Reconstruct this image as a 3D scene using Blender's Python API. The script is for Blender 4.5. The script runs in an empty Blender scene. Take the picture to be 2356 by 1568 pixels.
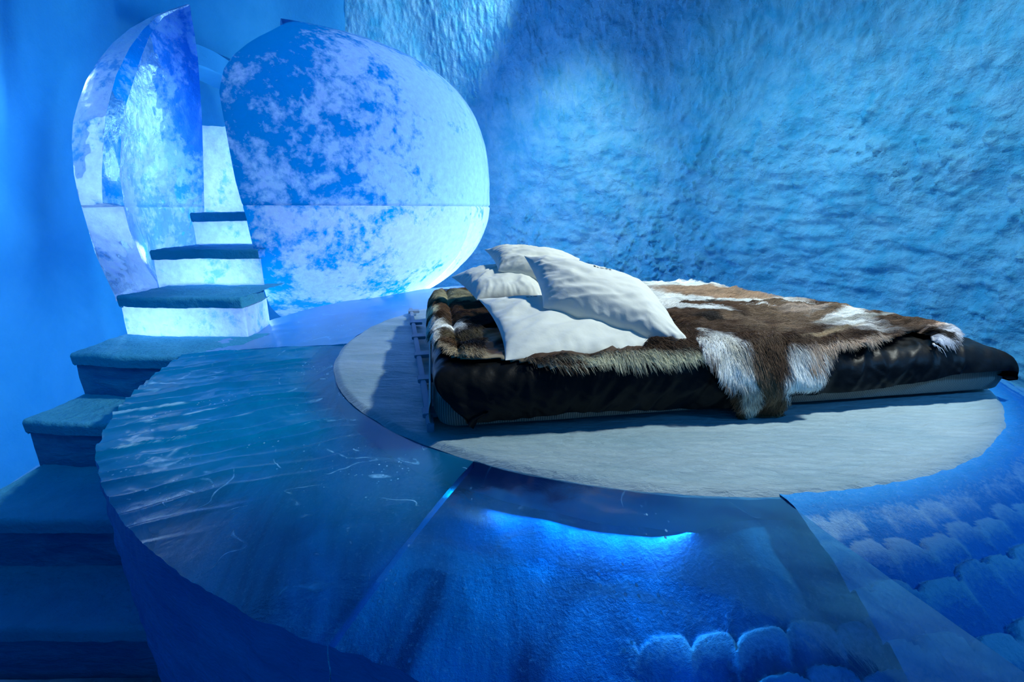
import bpy, bmesh, math, random
import numpy as np
from mathutils import Vector

scene = bpy.context.scene
col = scene.collection
EZ = 1.78                      # eye height above the floor
PLAT = EZ - 0.68               # top of the ice platform
PI = math.pi

# ------------------------------------------------------------------ camera
LENS = 17.0
FPX = 2356 * LENS / 36.0
PITCH = math.atan((784 - 480) / FPX)
cam_data = bpy.data.cameras.new('camera')
cam = bpy.data.objects.new('camera', cam_data)
col.objects.link(cam)
cam.location = (0, 0, EZ)
cam.rotation_euler = (PI / 2 - PITCH, 0, 0)
cam_data.lens = LENS
cam_data.sensor_width = 36.0
cam_data.clip_start = 0.02
scene.camera = cam

# ------------------------------------------------------------------ world, colour, lights
world = bpy.data.worlds.new('world')
scene.world = world
world.use_nodes = True
bg = world.node_tree.nodes['Background']
bg.inputs[0].default_value = (0.0, 0.27, 0.78, 1)
bg.inputs[1].default_value = 0.32
vs = scene.view_settings
vs.view_transform = 'Standard'
vs.look = 'None'
vs.gamma = 1
vs.use_curve_mapping = False
vs.exposure = 0.0
cy = scene.cycles
cy.use_denoising = True
cy.max_bounces = 8
cy.diffuse_bounces = 4
cy.glossy_bounces = 3
cy.transmission_bounces = 6
cy.transparent_max_bounces = 12
cy.sample_clamp_indirect = 4.0
cy.caustics_reflective = False
cy.caustics_refractive = False


def lamp(name, kind, loc, target, energy, color, size=0.3, size_y=None, spot=None, blend=0.3):
    d = bpy.data.lights.new(name, kind)
    d.energy = energy
    d.color = color
    if kind == 'AREA':
        d.size = size
        if size_y:
            d.shape = 'RECTANGLE'
            d.size_y = size_y
    else:
        d.shadow_soft_size = size
    if kind == 'SPOT':
        d.spot_size = math.radians(spot)
        d.spot_blend = blend
    o = bpy.data.objects.new(name, d)
    col.objects.link(o)
    o.location = loc
    if target is not None:
        v = Vector(target) - Vector(loc)
        o.rotation_euler = v.to_track_quat('-Z', 'Y').to_euler()
    return o


# warm-white spot over the bed, roughly the width of the snow disc
lamp('bed_spot', 'SPOT', (2.45, 1.95, 4.0), (0.52, 2.45, PLAT), 520, (0.90, 1.0, 0.96), 0.10, spot=52, blend=0.2)
# spots washing the walls
lamp('wall_wash_right', 'SPOT', (-0.3, 3.2, 3.7), (2.6, 3.7, 1.3), 170, (0.24, 0.74, 1.0), 0.25, spot=80, blend=1.0)
lamp('wall_wash_back', 'SPOT', (0.1, 4.9, 3.95), (-1.25, 6.3, 3.55), 130, (0.50, 0.82, 1.0), 0.15, spot=70, blend=0.9)
lamp('wall_spot_patch', 'SPOT', (1.2, 1.8, 3.9), (2.15, 3.95, 2.35), 110, (0.45, 0.78, 1.0), 0.1, spot=26, blend=1.0)
lamp('wall_wash_low', 'SPOT', (0.1, 3.6, 3.3), (0.6, 5.6, 1.9), 130, (0.5, 0.88, 1.0), 0.2, spot=70, blend=1.0)
lamp('wall_wash_left', 'SPOT', (-1.0, 0.8, 3.0), (-3.2, 3.6, 1.0), 60, (0.0, 0.6, 1.0), 0.3, spot=85, blend=1.0)
lamp('wall_wash_foot', 'SPOT', (0.9, 2.3, 4.1), (3.05, 3.0, 1.45), 150, (0.40, 0.78, 1.0), 0.2, spot=62, blend=1.0)  # added fill lifting the lower right wall; no real fitting behind it
lamp('scallop_wash', 'SPOT', (2.9, 0.4, 2.7), (1.9, 1.3, 0.95), 95, (0.08, 0.42, 1.0), 0.1, spot=70, blend=1.0)  # added fill brightening the carved scales; no real fitting behind it
# lamps frozen into the egg: low, behind the translucent shell
lamp('egg_lamp_a', 'POINT', (-1.05, 4.6, 1.35), None, 52, (0.48, 0.75, 1.0), 0.18)
lamp('egg_lamp_b', 'POINT', (-1.05, 4.8, 2.0), None, 44, (0.48, 0.75, 1.0), 0.18)
lamp('egg_lamp_c', 'POINT', (-1.3, 5.0, 2.4), None, 42, (0.26, 0.66, 1.0), 0.18)
# long soft lamps inside the left half of the egg
lamp('egg_lamp_left', 'AREA', (-3.04, 3.95, 2.15), (-2.6, 3.95, 2.2), 14, (0.38, 0.72, 1.0), 0.35, 1.5)
lamp('egg_lamp_left_low', 'POINT', (-2.5, 3.28, 1.5), None, 2.6, (0.5, 0.78, 1.0), 0.1)
lamp('egg_lamp_left', 'AREA', (-2.90, 3.62, 2.05), (-2.5, 2.5, 1.95), 11, (0.45, 0.74, 1.0), 0.25, 1.3)
# lamps under the upper steps
lamp('step_lamp_a', 'POINT', (-1.9, 2.95, 1.10), None, 9, (0.40, 0.70, 1.0), 0.08)
lamp('step_lamp_b', 'POINT', (-1.85, 3.35, 1.28), None, 9, (0.40, 0.70, 1.0), 0.08)
lamp('step_lamp_c', 'POINT', (-1.95, 3.80, 1.48), None, 9, (0.40, 0.70, 1.0), 0.08)
lamp('entry_lamp', 'POINT', (-2.55, 4.95, 2.0), None, 14, (0.42, 0.70, 1.0), 0.1)
# blue strips under the rim of the snow disc
for ang, en, cc in ((-93, 1.6, (0.10, 0.38, 1.0)), (-101, 2.0, (0.08, 0.40, 1.0)), (-110, 1.7, (0.0, 0.40, 1.0))):
    if en > 0:
        a = math.radians(ang)
        lamp('led_strip', 'AREA', (0.6 + 1.45 * math.cos(a), 2.5 + 1.45 * math.sin(a), PLAT - 0.118),
             (0.6 + 2.4 * math.cos(a), 2.5 + 2.4 * math.sin(a), PLAT - 0.36), en, cc, 0.36, 0.03)


# ------------------------------------------------------------------ geometry helpers
CP, SP = math.cos(PITCH), math.sin(PITCH)


def ray(x, y):
    a = (x - 1178) / FPX
    b = (784 - y) / FPX
    return np.array([a, CP + b * SP, -SP + b * CP])


def at_z(x, y, z):             # point of the place at height z seen at that spot of the photograph
    r = ray(x, y)
    k = (z - EZ) / r[2]
    return np.array([0, 0, EZ]) + r * k


def at_y(x, y, Y):
    r = ray(x, y)
    return np.array([0, 0, EZ]) + r * (Y / r[1])


_rng = np.random.default_rng(7)
_perm = np.concatenate([_rng.permutation(256)] * 3)
_grad = _rng.normal(size=(256, 3))
_grad /= np.linalg.norm(_grad, axis=1)[:, None]


def perlin(p):
    p = np.asarray(p, float)
    i = np.floor(p).astype(int)
    f = p - i
    u = f * f * f * (f * (f * 6 - 15) + 10)
    i &= 255
    out = 0
    for dx in (0, 1):
        for dy in (0, 1):
            for dz in (0, 1):
                h = _perm[_perm[_perm[(i[..., 0] + dx)] + i[..., 1] + dy] + i[..., 2] + dz] % 256
                g = _grad[h]
                d = np.stack([f[..., 0] - dx, f[..., 1] - dy, f[..., 2] - dz], -1)
                w = (u[..., 0] if dx else 1 - u[..., 0]) * (u[..., 1] if dy else 1 - u[..., 1]) * (u[..., 2] if dz else 1 - u[..., 2])
                out = out + w * (g * d).sum(-1)
    return out * 1.6


def fbm(p, oct=4, gain=0.5):
    p = np.asarray(p, float)
    s, a, t = 0, 1.0, 0
    for k in range(oct):
        s = s + a * perlin(p * (2.03 ** k) + 17.3 * k)
        t += a
        a *= gain
    return s / t


def smooth(x, a, b):
    t = np.clip((x - a) / (b - a), 0, 1)
    return t * t * (3 - 2 * t)


def mesh_obj(name, verts, faces, mats, parent=None, smooth_=True, idx=None):
    me = bpy.data.meshes.new(name)
    me.from_pydata([tuple(map(float, v)) for v in verts], [], [tuple(map(int, f)) for f in faces])
    for m in (mats if isinstance(mats, (list, tuple)) else [mats]):
        me.materials.append(m)
    if idx is not None:
        me.polygons.foreach_set('material_index', np.asarray(idx, dtype=np.int32))
    if smooth_:
        me.polygons.foreach_set('use_smooth', np.ones(len(me.polygons), dtype=bool))
    me.update()
    o = bpy.data.objects.new(name, me)
    col.objects.link(o)
    if parent is not None:
        o.parent = parent
        o.matrix_parent_inverse = parent.matrix_basis.inverted()
    return o


def grid_faces(ni, nj, off=0, wrap_i=False, flip=False):
    i = np.arange(ni if wrap_i else ni - 1)
    j = np.arange(nj - 1)
    I, J = np.meshgrid(i, j, indexing='ij')
    I2 = (I + 1) % ni
    f = np.stack([I * nj + J, I2 * nj + J, I2 * nj + J + 1, I * nj + J + 1], -1).reshape(-1, 4) + off
    return f[:, ::-1] if flip else f


class Build:
    def __init__(s):
        s.v, s.f, s.m, s.n = [], [], [], 0

    def grid(s, P, mat=0, wrap=False, flip=False):
        P = np.asarray(P, float)
        ni, nj = P.shape[:2]
        f = grid_faces(ni, nj, s.n, wrap, flip)
        s.v.append(P.reshape(-1, 3))
        s.f.append(f)
        s.m.append(np.full(len(f), mat))
        s.n += ni * nj

    def obj(s, name, mats, parent=None, smooth_=True):
        o = mesh_obj(name, np.concatenate(s.v), np.concatenate(s.f), mats, parent, smooth_, np.concatenate(s.m))
        return o


def weld(o, d=0.0005):
    bm = bmesh.new()
    bm.from_mesh(o.data)
    bmesh.ops.remove_doubles(bm, verts=bm.verts, dist=d)
    bmesh.ops.recalc_face_normals(bm, faces=bm.faces)
    bm.to_mesh(o.data)
    bm.free()
    return o


def thing(name, label, cat, loc=(0, 0, 0), group=None):
    o = bpy.data.objects.new(name, None)
    col.objects.link(o)
    o.location = loc
    o.empty_display_size = 0.1
    o['label'] = label
    o['category'] = cat
    if group:
        o['group'] = group
    return o


def tag(o, label, cat, group=None):
    o['label'] = label
    o['category'] = cat
    if group:
        o['group'] = group
    return o


def rounded_box(sx, sy, sz, r, n=24, pw=None):
    """closed rounded box centred on the origin in x,y and sitting on z=0; returns six grids"""
    out = []
    h = np.array([sx / 2, sy / 2, sz / 2])
    for ax in range(3):
        for sg in (-1, 1):
            a, b = [k for k in range(3) if k != ax]
            na = max(4, int(n * 2 * h[a] / max(sx, sy))) + 1
            nb = max(4, int(n * 2 * h[b] / max(sx, sy))) + 1
            ta = np.tanh(np.linspace(-2, 2, na)) / np.tanh(2)
            tb = np.tanh(np.linspace(-2, 2, nb)) / np.tanh(2)
            A, B = np.meshgrid(ta * h[a], tb * h[b], indexing='ij')
            P = np.zeros(A.shape + (3,))
            P[..., a], P[..., b], P[..., ax] = A, B, sg * h[ax]
            rr = np.minimum(r, h * 0.999)
            q = np.clip(P, -(h - rr), h - rr)
            d = P - q
            l = np.linalg.norm(d / rr, axis=-1, keepdims=True)
            P = q + d / np.maximum(l, 1e-6)
            P[..., 2] += h[2]
            out.append((P, (ax == 0) ^ (ax == 2) ^ (sg > 0)))
    return out


# ------------------------------------------------------------------ material helpers
def new_mat(name):
    m = bpy.data.materials.new(name)
    m.use_nodes = True
    nt = m.node_tree
    nt.nodes.clear()
    out = nt.nodes.new('ShaderNodeOutputMaterial')
    return m, nt, out


def N(nt, kind, **kw):
    n = nt.nodes.new(kind)
    for k, v in kw.items():
        if k.startswith('i_'):
            n.inputs[k[2:].replace('_', ' ')].default_value = v
        else:
            setattr(n, k, v)
    return n


def coords(nt, scale=(1, 1, 1), rot=(0, 0, 0), loc=(0, 0, 0)):
    tc = N(nt, 'ShaderNodeTexCoord')
    mp = N(nt, 'ShaderNodeMapping')
    mp.inputs['Scale'].default_value = scale
    mp.inputs['Rotation'].default_value = rot
    mp.inputs['Location'].default_value = loc
    nt.links.new(tc.outputs['Object'], mp.inputs['Vector'])
    return mp.outputs['Vector']


def noise(nt, vec, scale, detail=5, rough=0.55, dist=0.0):
    n = N(nt, 'ShaderNodeTexNoise')
    n.inputs['Scale'].default_value = scale
    n.inputs['Detail'].default_value = detail
    n.inputs['Roughness'].default_value = rough
    n.inputs['Distortion'].default_value = dist
    nt.links.new(vec, n.inputs['Vector'])
    return n.outputs['Fac']


def ramp(nt, fac, stops):
    r = N(nt, 'ShaderNodeValToRGB')
    el = r.color_ramp.elements
    while len(el) < len(stops):
        el.new(0.5)
    for e, (p, c) in zip(el, stops):
        e.position = p
        e.color = (c, c, c, 1) if isinstance(c, (int, float)) else (*c, 1)
    nt.links.new(fac, r.inputs['Fac'])
    return r.outputs['Color']


def mixc(nt, fac, a, b, mode='MIX'):
    m = N(nt, 'ShaderNodeMix', data_type='RGBA', blend_type=mode)
    for sock, v in ((m.inputs[0], fac), (m.inputs[6], a), (m.inputs[7], b)):
        if hasattr(v, 'links') or isinstance(v, bpy.types.NodeSocket):
            nt.links.new(v, sock)
        else:
            sock.default_value = v if isinstance(v, (int, float)) else (*v, 1)
    return m.outputs[2]


def bump(nt, h, strength, dist, normal=None):
    b = N(nt, 'ShaderNodeBump')
    b.inputs['Strength'].default_value = strength
    b.inputs['Distance'].default_value = dist
    nt.links.new(h, b.inputs['Height'])
    if normal:
        nt.links.new(normal, b.inputs['Normal'])
    return b.outputs['Normal']


def principled(nt, color, rough=0.6, normal=None, spec=0.5, sheen=0.0, coat=0.0, coat_rough=0.2):
    p = N(nt, 'ShaderNodeBsdfPrincipled')
    if isinstance(color, bpy.types.NodeSocket):
        nt.links.new(color, p.inputs['Base Color'])
    else:
        p.inputs['Base Color'].default_value = (*color, 1)
    if isinstance(rough, bpy.types.NodeSocket):
        nt.links.new(rough, p.inputs['Roughness'])
    else:
        p.inputs['Roughness'].default_value = rough
    p.inputs['Specular IOR Level'].default_value = spec
    p.inputs['Sheen Weight'].default_value = sheen
    p.inputs['Coat Weight'].default_value = coat
    p.inputs['Coat Roughness'].default_value = coat_rough
    p.inputs['IOR'].default_value = 1.31
    if normal:
        nt.links.new(normal, p.inputs['Normal'])
    return p.outputs[0]


def snow_mat(name, c1, c2, sc=(1, 1, 1), rot=(0, 0, 0), s1=3.0, s2=30.0, b1=0.5, b2=0.3, rough=0.75, lo=0.35, hi=0.7):
    m, nt, out = new_mat(name)
    v = coords(nt, sc, rot)
    n1 = noise(nt, v, s1, 8, 0.62, 0.3)
    n2 = noise(nt, v, s2, 6, 0.6)
    c = mixc(nt, ramp(nt, n1, [(lo, 0.0), (hi, 1.0)]), c1, c2)
    nm = bump(nt, n2, b2, 0.02, bump(nt, n1, b1, 0.06))
    nt.links.new(principled(nt, c, rough, nm, 0.3), out.inputs[0])
    return m


def lit_ice_mat(name, clear, frost_lit, scale=(1, 1, 1), s=1.6, lo=0.47, hi=0.56, trans=0.72, seed=0.0, small=0.5, bstr=0.35, xgrad=None):
    """glacier ice: patches of clear blue ice among white frost, letting lamplight through"""
    m, nt, out = new_mat(name)
    v = coords(nt, scale, (0, 0, 0), (seed, seed * 0.7, seed * 1.3))
    n1 = noise(nt, v, s, 9, 0.66, 0.35)
    n2 = noise(nt, v, s * 7, 6, 0.65, 0.2)
    mm = N(nt, 'ShaderNodeMath', operation='MULTIPLY_ADD')
    nt.links.new(n2, mm.inputs[0])
    mm.inputs[1].default_value = small
    nt.links.new(n1, mm.inputs[2])
    sub = N(nt, 'ShaderNodeMath', operation='SUBTRACT')
    nt.links.new(mm.outputs[0], sub.inputs[0])
    sub.inputs[1].default_value = small * 0.5
    if xgrad:                  # more frost towards the wall side of the egg
        tc = N(nt, 'ShaderNodeTexCoord')
        sx = N(nt, 'ShaderNodeSeparateXYZ')
        nt.links.new(tc.outputs['Object'], sx.inputs[0])
        xm = N(nt, 'ShaderNodeMath', operation='MULTIPLY_ADD')
        nt.links.new(sx.outputs[0], xm.inputs[0])
        xm.inputs[1].default_value = xgrad[1]
        xm.inputs[2].default_value = -(xgrad[0] + 0.45) * xgrad[1]
        ad = N(nt, 'ShaderNodeMath', operation='ADD')
        nt.links.new(sub.outputs[0], ad.inputs[0])
        nt.links.new(xm.outputs[0], ad.inputs[1])
        sub = ad
    f = ramp(nt, sub.outputs[0], [(lo, 0.0), (hi, 1.0)])
    fine = noise(nt, v, 22, 5, 0.7)
    fr = mixc(nt, ramp(nt, fine, [(0.3, 0.0), (0.75, 1.0)]), tuple(0.72 * x for x in frost_lit[:2]) + (frost_lit[2],), frost_lit)
    c = mixc(nt, f, clear, fr)
    nm = bump(nt, fine, bstr, 0.02, bump(nt, n1, 0.3, 0.05))
    d = N(nt, 'ShaderNodeBsdfDiffuse')
    t = N(nt, 'ShaderNodeBsdfTranslucent')
    g = N(nt, 'ShaderNodeBsdfGlossy')
    g.inputs['Roughness'].default_value = 0.25
    for b_ in (d, t):
        nt.links.new(c, b_.inputs['Color'])
        nt.links.new(nm, b_.inputs['Normal'])
    nt.links.new(nm, g.inputs['Normal'])
    mx = N(nt, 'ShaderNodeMixShader')
    mx.inputs[0].default_value = trans
    nt.links.new(d.outputs[0], mx.inputs[1])
    nt.links.new(t.outputs[0], mx.inputs[2])
    fz = N(nt, 'ShaderNodeFresnel')
    fz.inputs['IOR'].default_value = 1.31
    m2 = N(nt, 'ShaderNodeMixShader')
    sc = N(nt, 'ShaderNodeMath', operation='MULTIPLY')
    nt.links.new(fz.outputs[0], sc.inputs[0])
    sc.inputs[1].default_value = 0.6
    nt.links.new(sc.outputs[0], m2.inputs[0])
    nt.links.new(mx.outputs[0], m2.inputs[1])
    nt.links.new(g.outputs[0], m2.inputs[2])
    nt.links.new(m2.outputs[0], out.inputs[0])
    return m


def clear_ice_mat(name, tint, cloud, f0, f1, seed=0.0, sc=(1, 1, 1), rot=(0, 0, 0), rough=0.12, b=0.15, cracks=0.5, refl=0.45, wisp=(0.3, 0.75), bub=60):
    """clear ice sheet: see-through, with wisps, cracks and bubbles"""
    m, nt, out = new_mat(name)
    v = coords(nt, sc, rot, (seed, seed, 0))
    n1 = noise(nt, v, 1.7, 6, 0.55, 0.8)
    n2 = noise(nt, v, 9, 6, 0.6, 0.5)
    # bubbles
    vo = N(nt, 'ShaderNodeTexVoronoi')
    vo.inputs['Scale'].default_value = bub
    nt.links.new(v, vo.inputs['Vector'])
    bub_ = ramp(nt, vo.outputs['Distance'], [(0.10, 1.0), (0.2, 0.0)])
    patch = ramp(nt, noise(nt, v, 4.0, 3, 0.6), [(0.56, 0.0), (0.66, 1.0)])
    bubm = mixc(nt, 1.0, bub_, patch, 'MULTIPLY')
    # cracks
    wv = N(nt, 'ShaderNodeTexNoise')
    wv.inputs['Scale'].default_value = 2.3
    wv.inputs['Detail'].default_value = 2
    wv.inputs['Distortion'].default_value = 1.5
    nt.links.new(v, wv.inputs['Vector'])
    cr = ramp(nt, wv.outputs['Fac'], [(0.490, 0.0), (0.5, 1.0), (0.510, 0.0)])
    crm = mixc(nt, 1.0, cr, ramp(nt, n2, [(0.5, 0.0), (0.7, cracks)]), 'MULTIPLY')
    cl = ramp(nt, n1, [(wisp[0], f0), (wisp[1], f1)])
    a1 = mixc(nt, 1.0, cl, bubm, 'ADD')
    a2 = mixc(nt, 1.0, a1, crm, 'ADD')
    fa = N(nt, 'ShaderNodeAttribute', attribute_name='frost')  # cloudiness of the chiselled area plus painted glints
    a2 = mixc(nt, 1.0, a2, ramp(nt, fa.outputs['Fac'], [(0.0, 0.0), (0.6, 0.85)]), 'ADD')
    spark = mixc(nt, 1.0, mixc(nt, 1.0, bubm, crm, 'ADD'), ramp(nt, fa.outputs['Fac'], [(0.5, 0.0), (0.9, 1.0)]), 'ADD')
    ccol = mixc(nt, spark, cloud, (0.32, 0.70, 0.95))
    tr = N(nt, 'ShaderNodeBsdfTransparent')
    tr.inputs[0].default_value = (*tint, 1)
    df = N(nt, 'ShaderNodeBsdfDiffuse')
    nt.links.new(ccol, df.inputs['Color'])
    mx = N(nt, 'ShaderNodeMixShader')
    nt.links.new(a2, mx.inputs[0])
    nt.links.new(tr.outputs[0], mx.inputs[1])
    nt.links.new(df.outputs[0], mx.inputs[2])
    nm = bump(nt, n2, b, 0.02)
    g = N(nt, 'ShaderNodeBsdfGlossy')
    g.inputs['Roughness'].default_value = rough
    nt.links.new(nm, g.inputs['Normal'])
    fz = N(nt, 'ShaderNodeFresnel')
    fz.inputs['IOR'].default_value = 1.31
    nt.links.new(nm, fz.inputs['Normal'])
    m2 = N(nt, 'ShaderNodeMixShader')
    fs = N(nt, 'ShaderNodeMath', operation='MULTIPLY')
    nt.links.new(fz.outputs[0], fs.inputs[0])
    fs.inputs[1].default_value = refl
    nt.links.new(fs.outputs[0], m2.inputs[0])
    nt.links.new(mx.outputs[0], m2.inputs[1])
    nt.links.new(g.outputs[0], m2.inputs[2])
    nt.links.new(m2.outputs[0], out.inputs[0])
    return m


def scale_mat(name, c1, c2, deep=None):
    m, nt, out = new_mat(name)
    v = coords(nt)
    fa = N(nt, 'ShaderNodeAttribute', attribute_name='frost')  # painted light along the scale edges, broken up by speckle
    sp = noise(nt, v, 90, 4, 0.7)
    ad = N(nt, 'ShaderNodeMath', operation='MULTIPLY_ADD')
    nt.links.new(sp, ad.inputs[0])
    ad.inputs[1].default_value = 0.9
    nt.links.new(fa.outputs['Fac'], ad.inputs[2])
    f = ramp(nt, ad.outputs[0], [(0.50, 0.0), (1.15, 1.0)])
    n1 = noise(nt, v, 5, 5, 0.6)
    base_c = mixc(nt, n1, c1, tuple(1.5 * x for x in c1))
    if deep:                   # darker, clearer bands running through the ice
        nb = noise(nt, coords(nt, (1.8, 0.7, 1.0), (0, 0, 0.35)), 2.4, 5, 0.55, 0.9)
        base_c = mixc(nt, ramp(nt, nb, [(0.36, 1.0), (0.60, 0.0)]), base_c, deep)
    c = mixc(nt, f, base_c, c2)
    nm = bump(nt, sp, 0.5, 0.012, bump(nt, n1, 0.2, 0.03))
    nt.links.new(principled(nt, c, 0.42, nm, 0.4), out.inputs[0])
    return m


M = {}
M['wall_left'] = snow_mat('smooth_snow', (0.06, 0.44, 0.72), (0.10, 0.52, 0.80), s1=1.6, s2=40, b1=0.25, b2=0.25)
M['wall_right'] = snow_mat('rough_snow', (0.12, 0.52, 0.72), (0.42, 0.74, 0.88), s1=5.0, s2=34, b1=0.5, b2=0.8, lo=0.35, hi=0.68)
M['tread'] = snow_mat('step_snow', (0.05, 0.36, 0.58), (0.09, 0.44, 0.66), s1=5, s2=50, b1=0.4, b2=0.5)
M['disc'] = None
M['egg_up'] = lit_ice_mat('egg_ice_upper', (0.0, 0.30, 0.72), (0.55, 0.82, 1.0), s=2.3, lo=0.45, hi=0.58, seed=3.1, xgrad=(-1.65, 0.26))
M['egg_low'] = lit_ice_mat('egg_ice_lower', (0.0, 0.38, 0.85), (0.75, 0.92, 1.0), s=3.0, lo=0.41, hi=0.54, seed=8.2, xgrad=(-1.7, 0.16))
M['egg_side'] = lit_ice_mat('egg_ice_frosted', (0.10, 0.40, 0.80), (0.86, 0.95, 1.0), s=2.8, lo=0.34, hi=0.46, seed=1.7)
M['egg_strip'] = lit_ice_mat('egg_ice_clear', (0.0, 0.34, 0.78), (0.40, 0.75, 1.0), s=3.0, lo=0.52, hi=0.64, seed=5.5, trans=0.5)
M['egg_in'] = lit_ice_mat('egg_ice_inner', (0.03, 0.34, 0.80), (0.55, 0.80, 1.0), s=2.4, lo=0.45, hi=0.55, seed=6.3)
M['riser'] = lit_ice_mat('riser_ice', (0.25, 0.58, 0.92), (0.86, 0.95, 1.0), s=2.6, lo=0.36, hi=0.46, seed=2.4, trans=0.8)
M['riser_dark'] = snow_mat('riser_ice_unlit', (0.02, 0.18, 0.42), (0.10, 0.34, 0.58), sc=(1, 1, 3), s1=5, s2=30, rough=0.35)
M['clear_front'] = clear_ice_mat('clear_ice', (0.45, 0.80, 0.97), (0.0, 0.24, 0.70), 0.0, 0.42, seed=2.0, sc=(1.3, 0.7, 1), rot=(0, 0, 0.5), wisp=(0.42, 0.70), bub=42, b=0.06, rough=0.15)
M['clear_left'] = clear_ice_mat('cloudy_ice', (0.35, 0.72, 0.92), (0.0, 0.25, 0.52), 0.12, 0.50, seed=9.0, b=0.12, cracks=1.0, rough=0.22, refl=0.2)
M['core'] = snow_mat('ice_core', (0.0, 0.12, 0.34), (0.02, 0.28, 0.60), sc=(1, 1, 1), s1=2.2, s2=18, b1=0.4, b2=0.3, rough=0.4, lo=0.35, hi=0.75)
M['scale_ice'] = scale_mat('scalloped_ice', (0.01, 0.24, 0.62), (0.36, 0.66, 0.92))
M['scale_core'] = scale_mat('scalloped_core', (0.0, 0.24, 0.52), (0.34, 0.72, 0.85), deep=(0.0, 0.05, 0.16))
M['side_ice'] = snow_mat('sawn_ice', (0.02, 0.20, 0.58), (0.06, 0.30, 0.72), sc=(1, 1, 3.0), rot=(0.3, 0.2, 0), s1=4, s2=26, b1=0.3, b2=0.3, rough=0.4)

# frosted disc with streaks, glossy where it has melted and refrozen
m, nt, out = new_mat('frosted_disc')
v = coords(nt, (1.0, 3.2, 1), (0, 0, 0.35))
n1 = noise(nt, v, 2.4, 9, 0.62, 0.4)
n2 = noise(nt, v, 16, 7, 0.65, 0.3)
c = mixc(nt, ramp(nt, n1, [(0.3, 0.0), (0.7, 1.0)]), (0.26, 0.41, 0.48), (0.42, 0.56, 0.61))
nm = bump(nt, n2, 0.8, 0.014, bump(nt, n1, 0.6, 0.04))
nt.links.new(principled(nt, c, ramp(nt, n1, [(0.35, 0.55), (0.65, 0.28)]), nm, 0.6), out.inputs[0])
M['disc'] = m

# cloth
m, nt, out = new_mat('white_cotton')
v = coords(nt)
n2 = noise(nt, v, 6, 5, 0.6)
wv = N(nt, 'ShaderNodeTexWave')
wv.inputs['Scale'].default_value = 220
nt.links.new(v, wv.inputs['Vector'])
nt.links.new(principled(nt, (0.82, 0.84, 0.76), 0.85, bump(nt, wv.outputs['Fac'], 0.08, 0.002, bump(nt, n2, 0.25, 0.02)), 0.2, 0.2), out.inputs[0])
M['pillow'] = m
m, nt, out = new_mat('print_black')
nt.links.new(principled(nt, (0.03, 0.035, 0.04), 0.8), out.inputs[0])
M['print'] = m
m, nt, out = new_mat('black_nylon')
v = coords(nt, (1, 1, 1))
nt.links.new(principled(nt, (0.004, 0.005, 0.006), 0.44, bump(nt, noise(nt, v, 26, 5, 0.6), 0.15, 0.012), 0.32), out.inputs[0])
M['duvet'] = m
m, nt, out = new_mat('grey_ticking')
v = coords(nt)
wv = N(nt, 'ShaderNodeTexWave', bands_direction='X')
wv.inputs['Scale'].default_value = 42
nt.links.new(v, wv.inputs['Vector'])
wc = mixc(nt, ramp(nt, wv.outputs['Fac'], [(0.3, 0.0), (0.7, 1.0)]), (0.11, 0.12, 0.11), (0.26, 0.26, 0.23))
nt.links.new(principled(nt, wc, 0.95, bump(nt, wv.outputs['Fac'], 0.3, 0.003), 0.1, 0.3), out.inputs[0])
M['mattress'] = m
m, nt, out = new_mat('grey_felt')
v = coords(nt)
nt.links.new(principled(nt, (0.42, 0.46, 0.44), 0.95, bump(nt, noise(nt, v, 120, 3, 0.6), 0.3, 0.003), 0.1, 0.3), out.inputs[0])
M['felt'] = m
m, nt, out = new_mat('painted_board')
v = coords(nt, (12, 1, 12))
nt.links.new(principled(nt, mixc(nt, noise(nt, v, 3, 5), (0.16, 0.26, 0.42), (0.32, 0.42, 0.55)), 0.5), out.inputs[0])
M['board'] = m
m, nt, out = new_mat('hide')
nt.links.new(principled(nt, (0.30, 0.24, 0.17), 0.9), out.inputs[0])
M['hide'] = m
m, nt, out = new_mat('reindeer_hair')
at = N(nt, 'ShaderNodeAttribute', attribute_name='hair_color')
p = N(nt, 'ShaderNodeBsdfPrincipled')
nt.links.new(at.outputs['Color'], p.inputs['Base Color'])
p.inputs['Roughness'].default_value = 0.55
p.inputs['Specular IOR Level'].default_value = 0.25
nt.links.new(p.outputs[0], out.inputs[0])
M['hair'] = m
m, nt, out = new_mat('floor_snow_dark')
M['floor'] = snow_mat('floor_snow', (0.25, 0.5, 0.7), (0.4, 0.66, 0.82), s1=3, s2=40)

# ------------------------------------------------------------------ the setting
def spline(pts, n):
    pts = np.array(pts, float)
    t = np.concatenate([[0], np.cumsum(np.linalg.norm(np.diff(pts, axis=0), axis=1) ** 0.5)])
    tt = np.linspace(0, t[-1], n)
    tang = np.gradient(pts, axis=0) / np.gradient(t)[:, None]
    k = np.clip(np.searchsorted(t, tt, side='right') - 1, 0, len(t) - 2)
    h = (t[k + 1] - t[k])[:, None]
    s = ((tt - t[k])[:, None]) / h
    return ((2 * s ** 3 - 3 * s ** 2 + 1) * pts[k] + (s ** 3 - 2 * s ** 2 + s) * h * tang[k]
            + (-2 * s ** 3 + 3 * s ** 2) * pts[k + 1] + (s ** 3 - s ** 2) * h * tang[k + 1])


ROOM_C = np.array([0.0, 2.8])
WH = 4.6


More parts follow.
